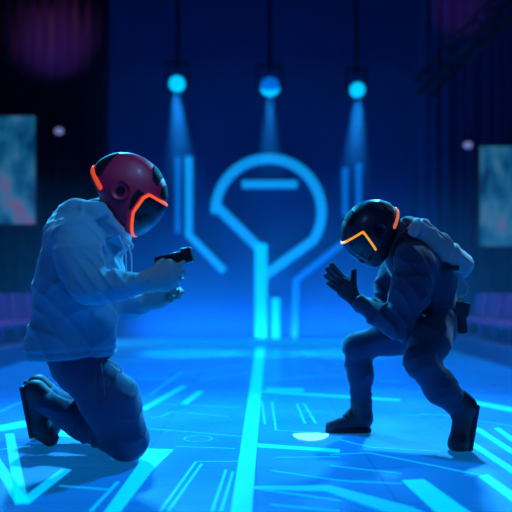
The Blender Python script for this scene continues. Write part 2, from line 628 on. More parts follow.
for (an, to, sgn) in ((anR, toR, 1), (anL, toL, 1)):
    Yh = an[1]
    px = (an[0] * F_PX / an[1]) + 256
    py = HOR - (an[2] - EYE) * F_PX / an[1]
    S = Sculpt(0.005)
    heel, ball = at(px - 11, py - 13, Yh), at(px - 3, py + 24, Yh + 0.01)
    S.chain([heel, ball], [0.046, 0.050], k=0.03, wide=YA, wk=0.92)
    S.limb(ball, np.array([ball[0] + 0.045, ball[1] - 0.005, 0.045]), 0.047, 0.040, k=0.03)
    S.limb(heel + np.array([0.02, 0, 0.0]), at(px + 6, py - 1, Yh), 0.048, 0.052, k=0.03)
    S.plane((0, 0, 0.003), (0, 0, -1), 0.006)
    sh = link('shoe', S.mesh('shoe'), M['shoe'], pa)
    S2 = Sculpt(0.005)
    n = unit(np.cross(YA, ball - heel))
    n = n if n[0] < 0 else -n
    off = n * 0.040
    S2.rbox((heel + ball) / 2 + off, (ball - heel, YA, n), (np.linalg.norm(ball - heel) / 2 + 0.035, 0.043, 0.012), 0.010)
    S2.plane((0, 0, 0.002), (0, 0, -1), 0.004)
    link('sole', S2.mesh('sole'), M['sole'], sh)

trimA = [(0.30, 0.056), (0.170, 0.056), (0.108, 0.046), (0.100, 0.022), (0.106, -0.056), (0.150, -0.150)]
patA = [[(0.005, 0.165), (0.055, 0.17), (0.09, 0.128), (0.105, 0.092), (0.07, 0.104), (0.035, 0.138)],
        [(0.110, 0.125), (0.15, 0.11), (0.155, 0.066), (0.137, 0.068), (0.12, 0.095)],
        [(-0.20, 0.03), (-0.175, 0.09), (-0.13, 0.10), (-0.115, 0.03), (-0.105, -0.03), (-0.13, -0.045)],
        ['pair', (0.055, 0.035), (0.092, 0.038), (0.086, 0.01), (0.094, -0.05), (0.082, -0.06), (0.062, -0.01)]]
helmet(pa, at(130, 190.5, 3.17), 1, math.radians(40), math.radians(-5), M['red_shell'], M['orange'], M['vent_o'], trimA, 1.0, patA)

# the device in the hands
da = at(157, 264, 2.995)
db = at(191, 255.5, 2.985)
dx = unit(db - da)
dy = unit(YA - dx * (YA @ dx))
dz = np.cross(dx, dy)
S = Sculpt(0.003)
S.rbox((da + db) / 2, (dx, dy, dz), (np.linalg.norm(db - da) / 2, 0.036, 0.026), 0.007)
S.rbox(db - dx * 0.012 + dz * 0.004, (dx, dy, dz), (0.021, 0.040, 0.032), 0.008, k=0.006)
S.rbox(da + dx * 0.018 + dz * 0.012, (dx, dy, dz), (0.024, 0.028, 0.014), 0.008, k=0.008)
S.limb(da + dx * 0.04, da + dx * 0.03 - dz * 0.085, 0.020, 0.017, k=0.012)
dev = link('handheld_device', S.mesh('handheld_device'), M['device'])
props(dev, 'dark handheld device gripped in both hands of the person in the red helmet', 'device')
bm = bmesh.new()
R3 = Matrix((dx, dy, dz)).transposed().to_3x3()
box(bm, db + dx * 0.0055 + dz * 0.004, (0.0012, 0.024, 0.016), R3)
link('front_window', mesh_of(bm), M['visor'], dev, smooth=False)
for off in (0.02, 0.034):
    bm = bmesh.new()
    cyl(bm, da + dx * off * 2.2 + dz * 0.02, da + dx * off * 2.2 + dz * 0.029, 0.006)
    link('button', mesh_of(bm), M['metal'], dev, smooth=False)

# ================================================================== PERSON CROUCHING (navy helmet)
pb = empty('person', (0.78, 3.55, 0.0), 'person in dark tactical clothes and navy helmet crouching forward with hands pressed together', 'person')
YC = 3.57
pelB, chB, nkB, hdB = at(434, 316, YC), at(414, 266, YC), at(397, 248, YC), at(375, 236, YC)
shN, shF = at(414, 270, YC - 0.19), at(398, 260, YC + 0.19)
elN, elF = at(400, 326, YC - 0.21), at(384, 310, YC + 0.20)
wrN, wrF = at(356, 302, 3.50), at(360, 303, 3.62)
hpN, hpF = at(433, 326, YC - 0.09), at(428, 330, YC + 0.09)
kneeN, kneeF = at(420, 361, 3.26), at(357, 347, 3.74)
ankN, ankF = at(458, 411, 3.33), at(360, 406, 3.755)


def b_hand(S, wr, dyy, s=1.0, ox=0.0, oy=0.0):
    def q(x, y, d=0.0): return at(x + ox, y + oy, wr[1] + dyy + d)
    kn = [q(345, 281.5), q(342, 285, .004), q(340, 289, .008), q(341, 293, .012)]
    mid = [q(336.5, 272.5), q(333.5, 276.5, .004), q(332, 281.5, .008), q(333, 287.5, .012)]
    tip = [q(330.5, 265), q(326.5, 269, .004), q(325, 275.5, .008), q(327.5, 283.5, .012)]
    th = [q(353, 295, -0.004), q(352, 282, -0.012), q(353, 271.5, -0.014)]
    hand(S, wr, kn, mid, tip, th, s, None, pr=0.020)


B = Sculpt(0.0045)
B.limb(pelB, chB, 0.10, 0.11, wide=YA, wk=1.25).limb(chB, nkB, 0.085, 0.055, k=0.05).limb(nkB, hdB, 0.055, 0.05)
B.ell(hdB, np.eye(3), (0.09, 0.072, 0.10), k=0.03)
B.limb(shN, shF, 0.05, 0.05, k=0.05)
B.chain([shN, elN, wrN], [0.05, 0.04, 0.025]).chain([shF, elF, wrF], [0.05, 0.04, 0.025])
b_hand(B, wrN, 0.0, 0.85)
b_hand(B, wrF, 0.0, 0.85, 2.0, -1.0)
B.limb(hpN, hpF, 0.085, 0.085, k=0.05)
B.chain([hpN, kneeN, ankN], [0.08, 0.05, 0.034]).chain([hpF, kneeF, ankF], [0.085, 0.05, 0.034])
B.limb(ankN, at(460, 438, 3.32), 0.032, 0.025).limb(ankF, at(340, 424, 3.755), 0.03, 0.022)
link('body', B.mesh('body'), M['glove'], pb)

K = Sculpt(0.006)
K.limb(at(434, 313, YC), at(424, 278, YC), 0.120, 0.136, k=0.05, wide=YA, wk=1.2)
K.limb(at(425, 278, YC), at(410, 258, YC), 0.140, 0.118, k=0.05, wide=YA, wk=1.2)
K.limb(at(414, 262, YC - 0.15), at(400, 254, YC + 0.16), 0.085, 0.08, k=0.06)
K.limb(at(408, 252, YC), at(395, 244, YC), 0.088, 0.062, k=0.05)
K.limb(at(402, 232, YC), at(408, 226, YC), 0.05, 0.045, k=0.04, wide=YA, wk=1.5)
K.chain([at(415, 266, YC - 0.17), at(410, 292, YC - 0.21), elN], [0.092, 0.088, 0.066], k=0.05)
K.chain([elN, at(380, 316, 3.42), at(361, 304, 3.48)], [0.066, 0.056, 0.041], k=0.03)
K.chain([at(399, 258, YC + 0.17), at(389, 285, YC + 0.21), elF], [0.08, 0.066, 0.058], k=0.05)
K.chain([elF, at(374, 310, 3.70), at(364, 304, 3.63)], [0.058, 0.050, 0.038], k=0.03)
K.plane(at(440, 336, YC), (0.3, 0, -1), 0.012)
K.noise(folds(21, 0.006, 34, (0.5, 0.2, -0.85), 0.55))
K.noise(folds(22, 0.004, 60, (0.9, 0.2, 0.3), 0.5))
jk = link('jacket', K.mesh('jacket'), M['jacket'], pb)

for wr, ox, oy in ((wrN, 0, 0), (wrF, 2.0, -1.0)):
    G = Sculpt(0.0035)
    b_hand(G, wr, 0.0, 1.0, ox, oy)
    G.limb(wr, wr + (wr - at(341 + ox, 285 + oy, wr[1])) * 0.25, 0.026, 0.034, k=0.015)
    link('glove', G.mesh('glove'), M['glove'], pb)

T = Sculpt(0.006)
T.limb(at(433, 316, YC), at(432, 330, YC), 0.112, 0.116, k=0.05, wide=YA, wk=1.2)
T.chain([at(433, 326, YC - 0.09), at(429, 342, 3.36), kneeN], [0.108, 0.092, 0.069], k=0.05)
T.chain([kneeN, at(441, 388, 3.31), at(457, 406, 3.33)], [0.070, 0.074, 0.054], k=0.04)
T.chain([at(430, 332, YC + 0.09), at(392, 337, YC + 0.14), kneeF], [0.118, 0.088, 0.069], k=0.05)
T.chain([kneeF, at(360, 372, 3.745), at(361, 404, 3.755)], [0.068, 0.066, 0.053], k=0.04)
T.noise(folds(31, 0.005, 36, (0.6, 0.2, -0.7), 0.55))
T.noise(folds(32, 0.003, 62, (0.2, 0.3, 0.9), 0.5))
tr = link('trousers', T.mesh('trousers'), M['jacket'], pb)
for kn, nrm, nx in ((kneeN, (-1, -0.4, 0.1), 0), (kneeF, (-1, 0, 0.5), 0)):
    S = Sculpt(0.004)
    n = unit(nrm)
    u = unit(np.cross(n, YA))
    S.ell(kn + n * 0.038, (n, np.cross(u, n), u), (0.036, 0.05, 0.066), k=0.01)
    link('knee_pad', S.mesh('knee_pad'), M['strap'], tr)

# boots: front foot flat, rear foot up on its toes
S = Sculpt(0.005)
S.limb(at(361, 400, 3.755), at(362, 416, 3.755), 0.058, 0.054, k=0.03)
S.limb(at(362, 420, 3.755), at(335, 427, 3.755), 0.052, 0.036, k=0.03, wide=YA, wk=0.9)
S.limb(at(340, 424, 3.755), at(333, 427, 3.755), 0.040, 0.040, k=0.02)
S.plane((0, 0, 0.012), (0, 0, -1), 0.006)
b1 = link('boot', S.mesh('boot'), M['shoe'], pb)
S = Sculpt(0.004)
a0, a1 = at(362, 431, 3.755), at(334, 431, 3.755)
S.limb(np.array([a0[0], a0[1], 0.012]), np.array([a1[0], a1[1], 0.012]), 0.049, 0.047, k=0.01)
S.plane((0, 0, 0.001), (0, 0, -1), 0.003)
S.plane((0, 0, 0.024), (0, 0, 1), 0.003)
link('sole', S.mesh('sole'), M['sole'], b1)
for i in range(4):
    c = at(353 - 4.6 * i, 409 + 3.4 * i, 3.755)
    pts = [c + np.array([0.0, -0.046 + 0.003 * i, -0.018]), c + np.array([-0.004, -0.02, 0.004]), c + np.array([-0.004, 0.02, 0.004]), c + np.array([0.0, 0.046 - 0.003 * i, -0.018])]
    link('lace', tube_mesh(pts, 0.0035), M['strap'], b1)
S = Sculpt(0.005)
hl, tb = at(465, 407, 3.33), at(459, 444, 3.315)
S.chain([hl, tb], [0.050, 0.045], k=0.03)
S.limb(at(458, 400, 3.33), hl, 0.056, 0.05, k=0.03)
S.limb(tb, np.array([tb[0] - 0.012, tb[1] - 0.03, 0.042]), 0.046, 0.040, k=0.03)
S.plane((0, 0, 0.006), (0, 0, -1), 0.006)
b2 = link('boot', S.mesh('boot'), M['shoe'], pb)
S = Sculpt(0.004)
ln = unit(tb - hl)
n = np.array([1.0, 0.15, 0.0])
n = unit(n - ln * (n @ ln))
S.rbox((hl + tb) / 2 + n * 0.043, (ln, np.cross(n, ln), n), (np.linalg.norm(tb - hl) / 2 + 0.022, 0.042, 0.013), 0.009)
S.plane((0, 0, 0.002), (0, 0, -1), 0.004)
link('sole', S.mesh('sole'), M['sole'], b2)

# belt with holster pouch
S = Sculpt(0.005)
bc, bn = at(433.5, 317, YC), unit((0.42, 0, -0.9))
S.limb(bc - bn * 0.2, bc + bn * 0.2, 0.127, 0.127, k=0.01, wide=YA, wk=1.18)
S.both(lambda P: np.abs((P - bc) @ bn) - 0.020, 0.004)
bl = link('belt', S.mesh('belt'), M['strap'], pb)
S = Sculpt(0.004)
S.rbox(at(461, 309, YC - 0.07), ((1, 0, -0.15), YA, (0.15, 0, 1)), (0.036, 0.03, 0.036), 0.012)
S.rbox(at(461.5, 322, YC - 0.07), ((1, 0, 0.12), YA, (-0.12, 0, 1)), (0.022, 0.024, 0.058), 0.012, k=0.012)
link('holster', S.mesh('holster'), M['strap'], bl)
S = Sculpt(0.004)
S.rbox(at(414, 318, YC - 0.175), ((1, 0, -0.3), YA, (0.3, 0, 1)), (0.034, 0.018, 0.03), 0.010)
link('pouch', S.mesh('pouch'), M['strap'], bl)

trimB = [(0.30, 0.064), (0.150, 0.060), (0.072, 0.044), (0.090, -0.075)]
patB = [[(-0.01, 0.16), (0.04, 0.17), (0.09, 0.125), (0.08, 0.10), (0.03, 0.13)],
        [(-0.20, 0.03), (-0.175, 0.08), (-0.13, 0.085), (-0.115, 0.03), (-0.125, -0.02)]]
helmet(pb, at(369.5, 230, YC), -1, math.radians(46), math.radians(180 + 12), M['navy_shell'], M['amber'], M['vent_a'], trimB, 0.89, patB, None, (-0.014, -0.032))

# backpack on the crouching person's back
ax = unit(at(461, 270, YC) - at(411, 229, YC))
nn = unit(np.cross(ax, YA))
nn = nn if nn[2] > 0 else -nn
cc = at(435, 249, YC)
S = Sculpt(0.005)
S.rbox(cc, (ax, YA, nn), (0.180, 0.155, 0.046), 0.022, k=0.02)
S.rbox(cc + ax * 0.065 + nn * 0.026, (ax, YA, nn), (0.105, 0.13, 0.034), 0.020, k=0.02)
S.limb(cc - ax * 0.13 - YA * 0.08 + nn * 0.01, cc - ax * 0.13 + YA * 0.08 + nn * 0.01, 0.042, 0.042, k=0.03)
S.noise(folds(41, 0.010, 17, ax * 0.4 + YA * 0.9, 0.25))
S.noise(folds(42, 0.008, 26, ax + nn * 0.5 + YA * 0.6, 0.3))
bp = link('backpack', S.mesh('backpack'), M['pack'])
props(bp, 'pale grey crumpled backpack worn on the back of the crouching person', 'backpack')
S = Sculpt(0.005)
S.rbox(cc - ax * 0.075 + nn * 0.046, (ax, YA, nn), (0.085, 0.135, 0.012), 0.011)
S.noise(folds(44, 0.005, 36, ax * 0.4 + YA, 0.6))
link('flap', S.mesh('flap'), M['pack'], bp)
for sg in (-1, 1):
    pts = [cc - ax * 0.15 + YA * sg * 0.09 + nn * 0.01, at(402, 232, YC + sg * 0.11), at(390, 250, YC + sg * 0.12), at(397, 276, YC + sg * 0.155), cc + ax * 0.12 + YA * sg * 0.16 - nn * 0.03]
    link('shoulder_strap', tube_mesh(pts, 0.012), M['strap'], bp)
lp = [at(460, 277, YC - 0.06), at(466, 283, YC - 0.06), at(468, 290, YC - 0.06), at(464, 296, YC - 0.06), at(459, 298, YC - 0.06)]
link('hanging_strap', tube_mesh(lp, 0.005), M['pack'], bp)

# ================================================================== THE SETTING
YW = 9.7           # back wall
CEIL = 5.2
XS = 5.2           # half width of the hall


def struct(name, bm, m, parent=None, label=None):
    o = link(name, mesh_of(bm), m, parent, smooth=False)
    if parent is None: o['kind'] = 'structure'
    if label: o['label'] = label
    return o


fm = mat('led_floor', (0.006, 0.16, 0.5), 0.32, spec=0.5)
nt = fm.node_tree
p = nt.nodes['Principled BSDF']
tc = nt.nodes.new('ShaderNodeTexCoord')
br = nt.nodes.new('ShaderNodeTexBrick')
br.offset = 0.0
br.inputs['Scale'].default_value = 1.0
br.inputs['Mortar Size'].default_value = 0.004
br.inputs['Brick Width'].default_value = 0.5
br.inputs['Row Height'].default_value = 0.5
br.inputs['Color1'].default_value = (0.003, 0.15, 0.47, 1)
br.inputs['Color2'].default_value = (0.003, 0.165, 0.50, 1)
br.inputs['Mortar'].default_value = (0.003, 0.11, 0.38, 1)
nt.links.new(tc.outputs['Object'], br.inputs['Vector'])
nt.links.new(br.outputs['Color'], p.inputs['Base Color'])
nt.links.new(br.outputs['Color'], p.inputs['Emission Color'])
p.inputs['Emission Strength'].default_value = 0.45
nz = nt.nodes.new('ShaderNodeTexNoise')
nz.inputs['Scale'].default_value = 2.2
nt.links.new(tc.outputs['Object'], nz.inputs['Vector'])
mr = nt.nodes.new('ShaderNodeMapRange')
mr.inputs[3].default_value = 0.18
mr.inputs[4].default_value = 0.42
nt.links.new(nz.outputs['Fac'], mr.inputs[0])
nt.links.new(mr.outputs[0], p.inputs['Roughness'])

bm = bmesh.new()
box(bm, (0, 4.0, -0.05), (XS, 6.0, 0.05))
floor = struct('floor', bm, fm, label='glossy blue lit stage floor')

wall_m = mat('stage_wall', (0.012, 0.062, 0.20), 0.75, vary=0.12, bump=0.1, bscale=30)
dark_m = mat('hall_wall', (0.008, 0.025, 0.07), 0.9, vary=0.2)
ceil_m = mat('hall_ceiling', (0.03, 0.02, 0.035), 0.9, vary=0.3)
bm = bmesh.new()
box(bm, (0, YW + 0.05, CEIL / 2), (XS, 0.05, CEIL / 2))
struct('wall_back', bm, wall_m)
for sg, nm in ((-1, 'wall_left'), (1, 'wall_right')):
    bm = bmesh.new()
    box(bm, (sg * (XS + 0.05), 4.0, CEIL / 2), (0.05, 6.0, CEIL / 2))
    struct(nm, bm, dark_m)
bm = bmesh.new()
box(bm, (0, 4.0, CEIL + 0.05), (XS, 6.0, 0.05))
struct('ceiling', bm, ceil_m)

# pleated dark drapes either side of the bright stage wall
drape_m = mat('stage_drape', (0.012, 0.046, 0.165), 0.95, vary=0.25, sheen=0.1)
for x0, x1, lab in ((-5.0, -2.0, 'dark blue pleated stage drape on the back wall behind the person in the red helmet'),
                    (2.1, 5.0, 'dark blue pleated stage drape on the back wall behind the crouching person')):
    bm = bmesh.new()
    nseg = int((x1 - x0) / 0.03)
    rows = []
    for j in range(2):
        z = (0.01, CEIL - 0.02)[j]
        rows.append([bm.verts.new((x0 + (x1 - x0) * i / nseg, YW - 0.09 + 0.03 * math.sin(i * 0.03 * 38) + 0.012 * math.sin(i * 0.71), z)) for i in range(nseg + 1)])
    for i in range(nseg): bm.faces.new((rows[0][i], rows[0][i + 1], rows[1][i + 1], rows[1][i]))
    bmesh.ops.solidify(bm, geom=bm.faces[:], thickness=0.012)
    d = link('stage_drape', mesh_of(bm), drape_m)
    props(d, lab, 'curtain')

# ------------------------------------------------------------------ wall light lines
neonA = mat('neon_bright', (0.02, 0.3, 0.5), 0.4, emit=(0.0, 0.50, 0.95), strength=1.0)
neonB = mat('neon_mid', (0.02, 0.3, 0.5), 0.4, emit=(0.003, 0.29, 0.68), strength=0.9)
neonC = mat('neon_dim', (0.02, 0.2, 0.5), 0.4, emit=(0.0, 0.15, 0.50), strength=0.7)


def strip(pts_px, w, closed=False, depth=0.05):
    """a mitred light channel along a pixel path on the back wall, with real depth"""
    P = [np.array([(x - 256) * YW / F_PX, EYE + (HOR - y) * YW / F_PX]) for x, y in pts_px]
    n = len(P)
    L, R = [], []
    for i in range(n):
        a = P[i - 1] if i else P[0] - (P[1] - P[0])
        b = P[i + 1] if i < n - 1 else P[-1] + (P[-1] - P[-2])
        d1, d2 = unit(P[i] - a), unit(b - P[i])
        n1, n2 = np.array([-d1[1], d1[0]]), np.array([-d2[1], d2[0]])
        m = unit(n1 + n2)
        s = min(1 / max(m @ n1, 0.35), 2.0)
        L.append(P[i] + m * w / 2 * s)
        R.append(P[i] - m * w / 2 * s)
    bm = bmesh.new()
    yb, yf = YW - 0.002, YW - depth
    ring = []
    for i in range(n):
        ring.append([bm.verts.new((L[i][0], yb, L[i][1])), bm.verts.new((L[i][0], yf, L[i][1])),
                     bm.verts.new((R[i][0], yf, R[i][1])), bm.verts.new((R[i][0], yb, R[i][1]))])
    for i in range(n - 1):
        for j in range(4):
            bm.faces.new((ring[i][j], ring[i][(j + 1) % 4], ring[i + 1][(j + 1) % 4], ring[i + 1][j]))
    bm.faces.new(ring[0])
    bm.faces.new(ring[-1][::-1])
    return bm


arc = [(216.5, 211)]
for k in range(31):
    t = math.radians(178 - k * (178 + 32) / 30)
    arc.append((268.5 + 53 * math.cos(t), 212 - 53 * math.sin(t)))
arc += [(300, 250), (264, 276)]
sign = empty('wall_sign', ((268 - 256) * YW / F_PX, YW, 0.0), 'large glowing cyan keyhole-shaped light outline on the back wall', 'sign')
link('ring', mesh_of(strip(arc, 0.125)), neonB, sign, smooth=False)
link('slanted_arm', mesh_of(strip([(217, 207), (262, 251)], 0.125)), neonB, sign, smooth=False)
link('stem', mesh_of(strip([(261, 244), (261, 346)], 0.165, depth=0.07)), neonA, sign, smooth=False)
link('short_bar', mesh_of(strip([(242, 184.5), (297, 184.5)], 0.10)), neonB, sign, smooth=False)
link('side_post', mesh_of(strip([(275.5, 298), (275.5, 346)], 0.11)), neonA, sign, smooth=False)
for pts, w, m, lab in (
    ([(189, 157), (189, 235), (224, 271)], 0.095, neonB, 'blue light line left of the keyhole sign, bending down towards its stem'),
    ([(178, 158), (178, 233)], 0.07, neonC, 'dim straight light line on the wall nearest the red helmet'),
    ([(345, 168), (345, 216)], 0.07, neonC, 'dim vertical light line just right of the keyhole sign ring'),
    ([(358.5, 164), (358.5, 208)], 0.07, neonC, 'dim vertical light line on the wall above the navy helmet'),
    ([(349, 238), (296, 280), (294, 346)], 0.085, neonC, 'dim light line right of the sign stem, slanting up towards the navy helmet')):
    o = link('wall_light_line', mesh_of(strip(pts, w)), m, smooth=False)
    props(o, lab, 'light')

# ------------------------------------------------------------------ floor light lines
fA = mat('floor_line_bright', (0.02, 0.3, 0.5), 0.35, emit=(0.0, 0.50, 0.95), strength=1.0)
fB = mat('floor_line_mid', (0.02, 0.3, 0.5), 0.35, emit=(0.0, 0.36, 0.85), strength=0.9)
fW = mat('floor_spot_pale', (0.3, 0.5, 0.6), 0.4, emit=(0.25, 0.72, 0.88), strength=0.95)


def slab(bm, pts, z0, z1):
    lo = [bm.verts.new((x, y, z0)) for x, y in pts]
    hi = [bm.verts.new((x, y, z1)) for x, y in pts]
    n = len(pts)
    bm.faces.new(lo[::-1])
    bm.faces.new(hi)
    for i in range(n): bm.faces.new((lo[i], lo[(i + 1) % n], hi[(i + 1) % n], hi[i]))


def floor_poly(px, m, lab, name='floor_light_line', group=None, z=0.004):
    bm = bmesh.new()
    slab(bm, [fl(*q) for q in px], 0.0002, z)
    o = link(name, mesh_of(bm), m, smooth=False)
    return props(o, lab, 'light', group)


def ribbon(bm, a, b, w, z=0.0035):
    """floor ribbon between two pixels, w = real width in metres"""
    A, B_ = np.array(fl(*a)), np.array(fl(*b))
    d = unit(B_ - A)
    n = np.array([-d[1], d[0]]) * w / 2
    slab(bm, [A + n, A - n, B_ - n, B_ + n], 0.0002, z)


floor_poly([(256, 347), (265, 347), (251.5, 516), (230, 516)], fA, 'long bright cyan stripe running down the middle of the floor from the sign stem')
floor_poly([(138, 449), (174, 450), (152, 471), (117, 516), (102, 516), (139, 464)], fA, 'wide bright slanting floor bar just in front of the kneeling knee')
bm = bmesh.new()
for a, b, w in (((9.5, 434), (22, 504), 0.045), ((22, 504), (66, 470), 0.045), ((22, 503), (-8, 455), 0.045)): ribbon(bm, a, b, w)
o = link('floor_arrow', mesh_of(bm), fA, smooth=False)
props(o, 'bright cyan arrow outline on the floor pointing towards the camera, below the raised shoe', 'light')
for px, m, lab in (
    ([(-6, 427), (24, 421), (30, 427), (-6, 433)], fA, 'cyan floor bar entering from the edge beside the toe of the kneeling person'),
    ([(50, 431), (76, 432), (94, 441), (70, 438), (48, 436)], fA, 'cyan floor bar under the shin of the kneeling person'),
    ([(140, 409), (145, 411.5), (187, 387), (182, 385.5)], fB, 'slanting cyan floor bar right of the kneeling person and beyond the knee'),
    ([(180, 404), (187, 405), (204, 392), (198, 391)], fB, 'short slanting floor dash between the kneeling person and the middle stripe'),
    ([(266, 388), (304, 389), (304, 392), (266, 391)], fB, 'short bright floor dash close right of the middle stripe'),
    ([(257, 444), (340, 450), (340, 453), (256, 448)], fA, 'floor line running right from the middle stripe past the pale light spot'),
    ([(474, 430), (479, 428), (518, 453), (518, 459)], fA, 'floor bar beyond the rear boot, first of three parallel bars at the edge'),
    ([(494, 429), (499, 428), (518, 441), (518, 447)], fA, 'floor bar furthest out at the edge, shortest of the parallel three'),
    ([(467, 444), (473, 442), (518, 471), (518, 479)], fA, 'floor bar leading out from the sole of the rear boot'),
    ([(478, 477), (488, 475), (518, 496), (518, 507)], fA, 'broad floor bar below the rear boot at the edge'),
    ([(402, 481), (424, 480), (474, 516), (440, 516)], fA, 'broadest slanting floor bar in front of the crouching person'),
    ([(254, 487), (330, 486), (412, 508), (430, 516), (395, 516), (326, 492), (254, 490)], fB, 'bent floor line near the camera right of the middle stripe'),
    ([(470, 400), (518, 409), (518, 414), (470, 404)], fA, 'far floor bar behind the rear boot, running to the edge'),
    ([(256, 390.5), (400, 399.5), (400, 402), (256, 392.5)], fB, 'long thin floor line passing behind the boots of the crouching person')):
    floor_poly(px, m, lab)

# pale pool of light, half round, built as a glowing plate
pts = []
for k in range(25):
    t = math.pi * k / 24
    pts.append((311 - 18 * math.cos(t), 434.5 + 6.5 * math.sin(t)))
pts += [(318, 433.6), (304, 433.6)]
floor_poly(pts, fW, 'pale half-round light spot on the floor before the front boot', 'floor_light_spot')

# fine circuit tracing, part of the floor
bm = bmesh.new()
thin = [((150, 418), (161, 417)), ((161, 417), (172, 412)), ((172, 412), (229, 417)), ((150, 429), (243, 437)), ((154, 404), (240, 408)),
        ((330, 455), (369, 453)), ((369, 453), (415, 462)), ((415, 462), (483, 476)), ((276, 458), (340, 457)), ((271, 471), (340, 481)),
        ((254, 489), (340, 501)), ((276, 431), (321, 433)), ((272, 402), (276, 431)), ((262, 402), (265, 425)), ((297, 404), (305, 424)),
        ((304, 404), (316, 424)), ((212, 512), (226, 470)), ((221, 512), (233, 472)), ((160, 512), (196, 462)), ((168, 512), (202, 464)),
        ((196, 462), (238, 462)), ((176, 447), (235, 449)), ((122, 361), (250, 352)), ((200, 380), (250, 373)), ((130, 378), (170, 379)),
        ((270, 380), (330, 376)), ((330, 376), (400, 382)), ((300, 412), (324, 412)), ((340, 440), (372, 448)), ((372, 448), (440, 452)),
        ((340, 481), (402, 484)), ((330, 466), (402, 474)), ((270, 505), (340, 512)), ((0, 450), (30, 446)), ((60, 486), (110, 490)), ((90, 512), (118, 482)),
        ((440, 415), (512, 426)), ((400, 415), (440, 415)), ((14, 405), (40, 396)), ((0, 412), (14, 405)), ((150, 395), (182, 372)), ((182, 372), (250, 366))]
for a, b in thin: ribbon(bm, a, b, 0.012, 0.0025)
cx, cy = fl(198, 439)
for k in range(28):
    t0, t1 = 2 * math.pi * k / 28, 2 * math.pi * (k + 1) / 28
    q = [(cx + r * math.cos(t), cy + r * math.sin(t)) for t, r in ((t0, 0.066), (t0, 0.074), (t1, 0.074), (t1, 0.066))]
    slab(bm, q[::-1] if False else q, 0.0002, 0.0025)
link('circuit_tracing', mesh_of(bm), fB, floor, smooth=False)['label'] = 'fine glowing circuit pattern of the floor'

# ------------------------------------------------------------------ light batten at the foot of the back wall
bat = empty('light_batten', (0.15, YW - 0.28, 0.0), 'long low light batten along the foot of the back wall under the sign', 'light')
bm = bmesh.new()
box(bm, (0.15, YW - 0.24, 0.045), (2.6, 0.06, 0.045), bevel=0.008)
link('housing', mesh_of(bm), M['metal'], bat, smooth=False)
bm = bmesh.new()
box(bm, (0.15, YW - 0.31, 0.043), (2.6, 0.012, 0.043))
box(bm, (0.15, YW - 0.25, 0.095), (2.6, 0.07, 0.006))
link('diffuser', mesh_of(bm), mat('batten_diffuser', (0.1, 0.3, 0.6), 0.5, emit=(0.0, 0.26, 0.8), strength=0.8), bat, smooth=False)


# ------------------------------------------------------------------ lights
def lamp(name, kind, loc, target, col, power, size=0.1, size_y=None, spot=None, blend=0.5):
    l = bpy.data.lights.new(name, kind)
    l.color = col
    l.energy = power
    if kind == 'AREA':
        l.size = size
        if size_y:
            l.shape = 'RECTANGLE'
            l.size_y = size_y
    else:
        l.shadow_soft_size = size
    if kind == 'SPOT':
        l.spot_size = math.radians(spot)
        l.spot_blend = blend
    o = bpy.data.objects.new(name, l)
    C.objects.link(o)
    o.location = loc
    o.rotation_euler = (Vector(target) - Vector(loc)).to_track_quat('-Z', 'Y').to_euler()
    return o


BLUE = (0.01, 0.34, 1.0)
CYAN = (0.03, 0.50, 1.0)
lamp('wall_wash_lamp', 'AREA', (0.15, YW - 0.28, 0.11), (0.15, YW + 0.15, 0.9), BLUE, 90, 3.6, 0.12)
lamp('back_lamp', 'SPOT', (-1.9, 7.6, 4.0), (-0.7, 3.4, 0.8), CYAN, 3400, 0.2, spot=48, blend=0.8)
lamp('back_lamp', 'SPOT', (1.9, 7.6, 4.0), (0.7, 3.7, 0.7), CYAN, 3400, 0.2, spot=48, blend=0.8)
lamp('top_fill', 'SPOT', (0, 5.6, 4.0), (0, 5.9, 0), BLUE, 1400, 0.5, spot=80, blend=0.7)  # unseen fill added overhead to brighten the floor and the figures
lamp('front_fill', 'AREA', (-0.4, 0.2, 3.7), (-0.2, 3.3, 0.5), (0.17, 0.42, 1.0), 15, 1.0, 1.0)  # unseen soft fill added in front of both figures
lamp('hoodie_fill', 'SPOT', (0.7, 1.5, 3.9), (-0.72, 3.1, 1.15), (0.09, 0.46, 1.0), 270, 0.3, spot=22, blend=0.7)  # unseen light added to shape the hoodie, cone kept off the other figure
lamp('backpack_fill', 'SPOT', (2.9, 5.4, 3.9), (1.0, 3.57, 1.12), (0.22, 0.58, 0.95), 650, 0.12, spot=11, blend=0.7)  # added light without a fixture, lifts the backpack and its rim


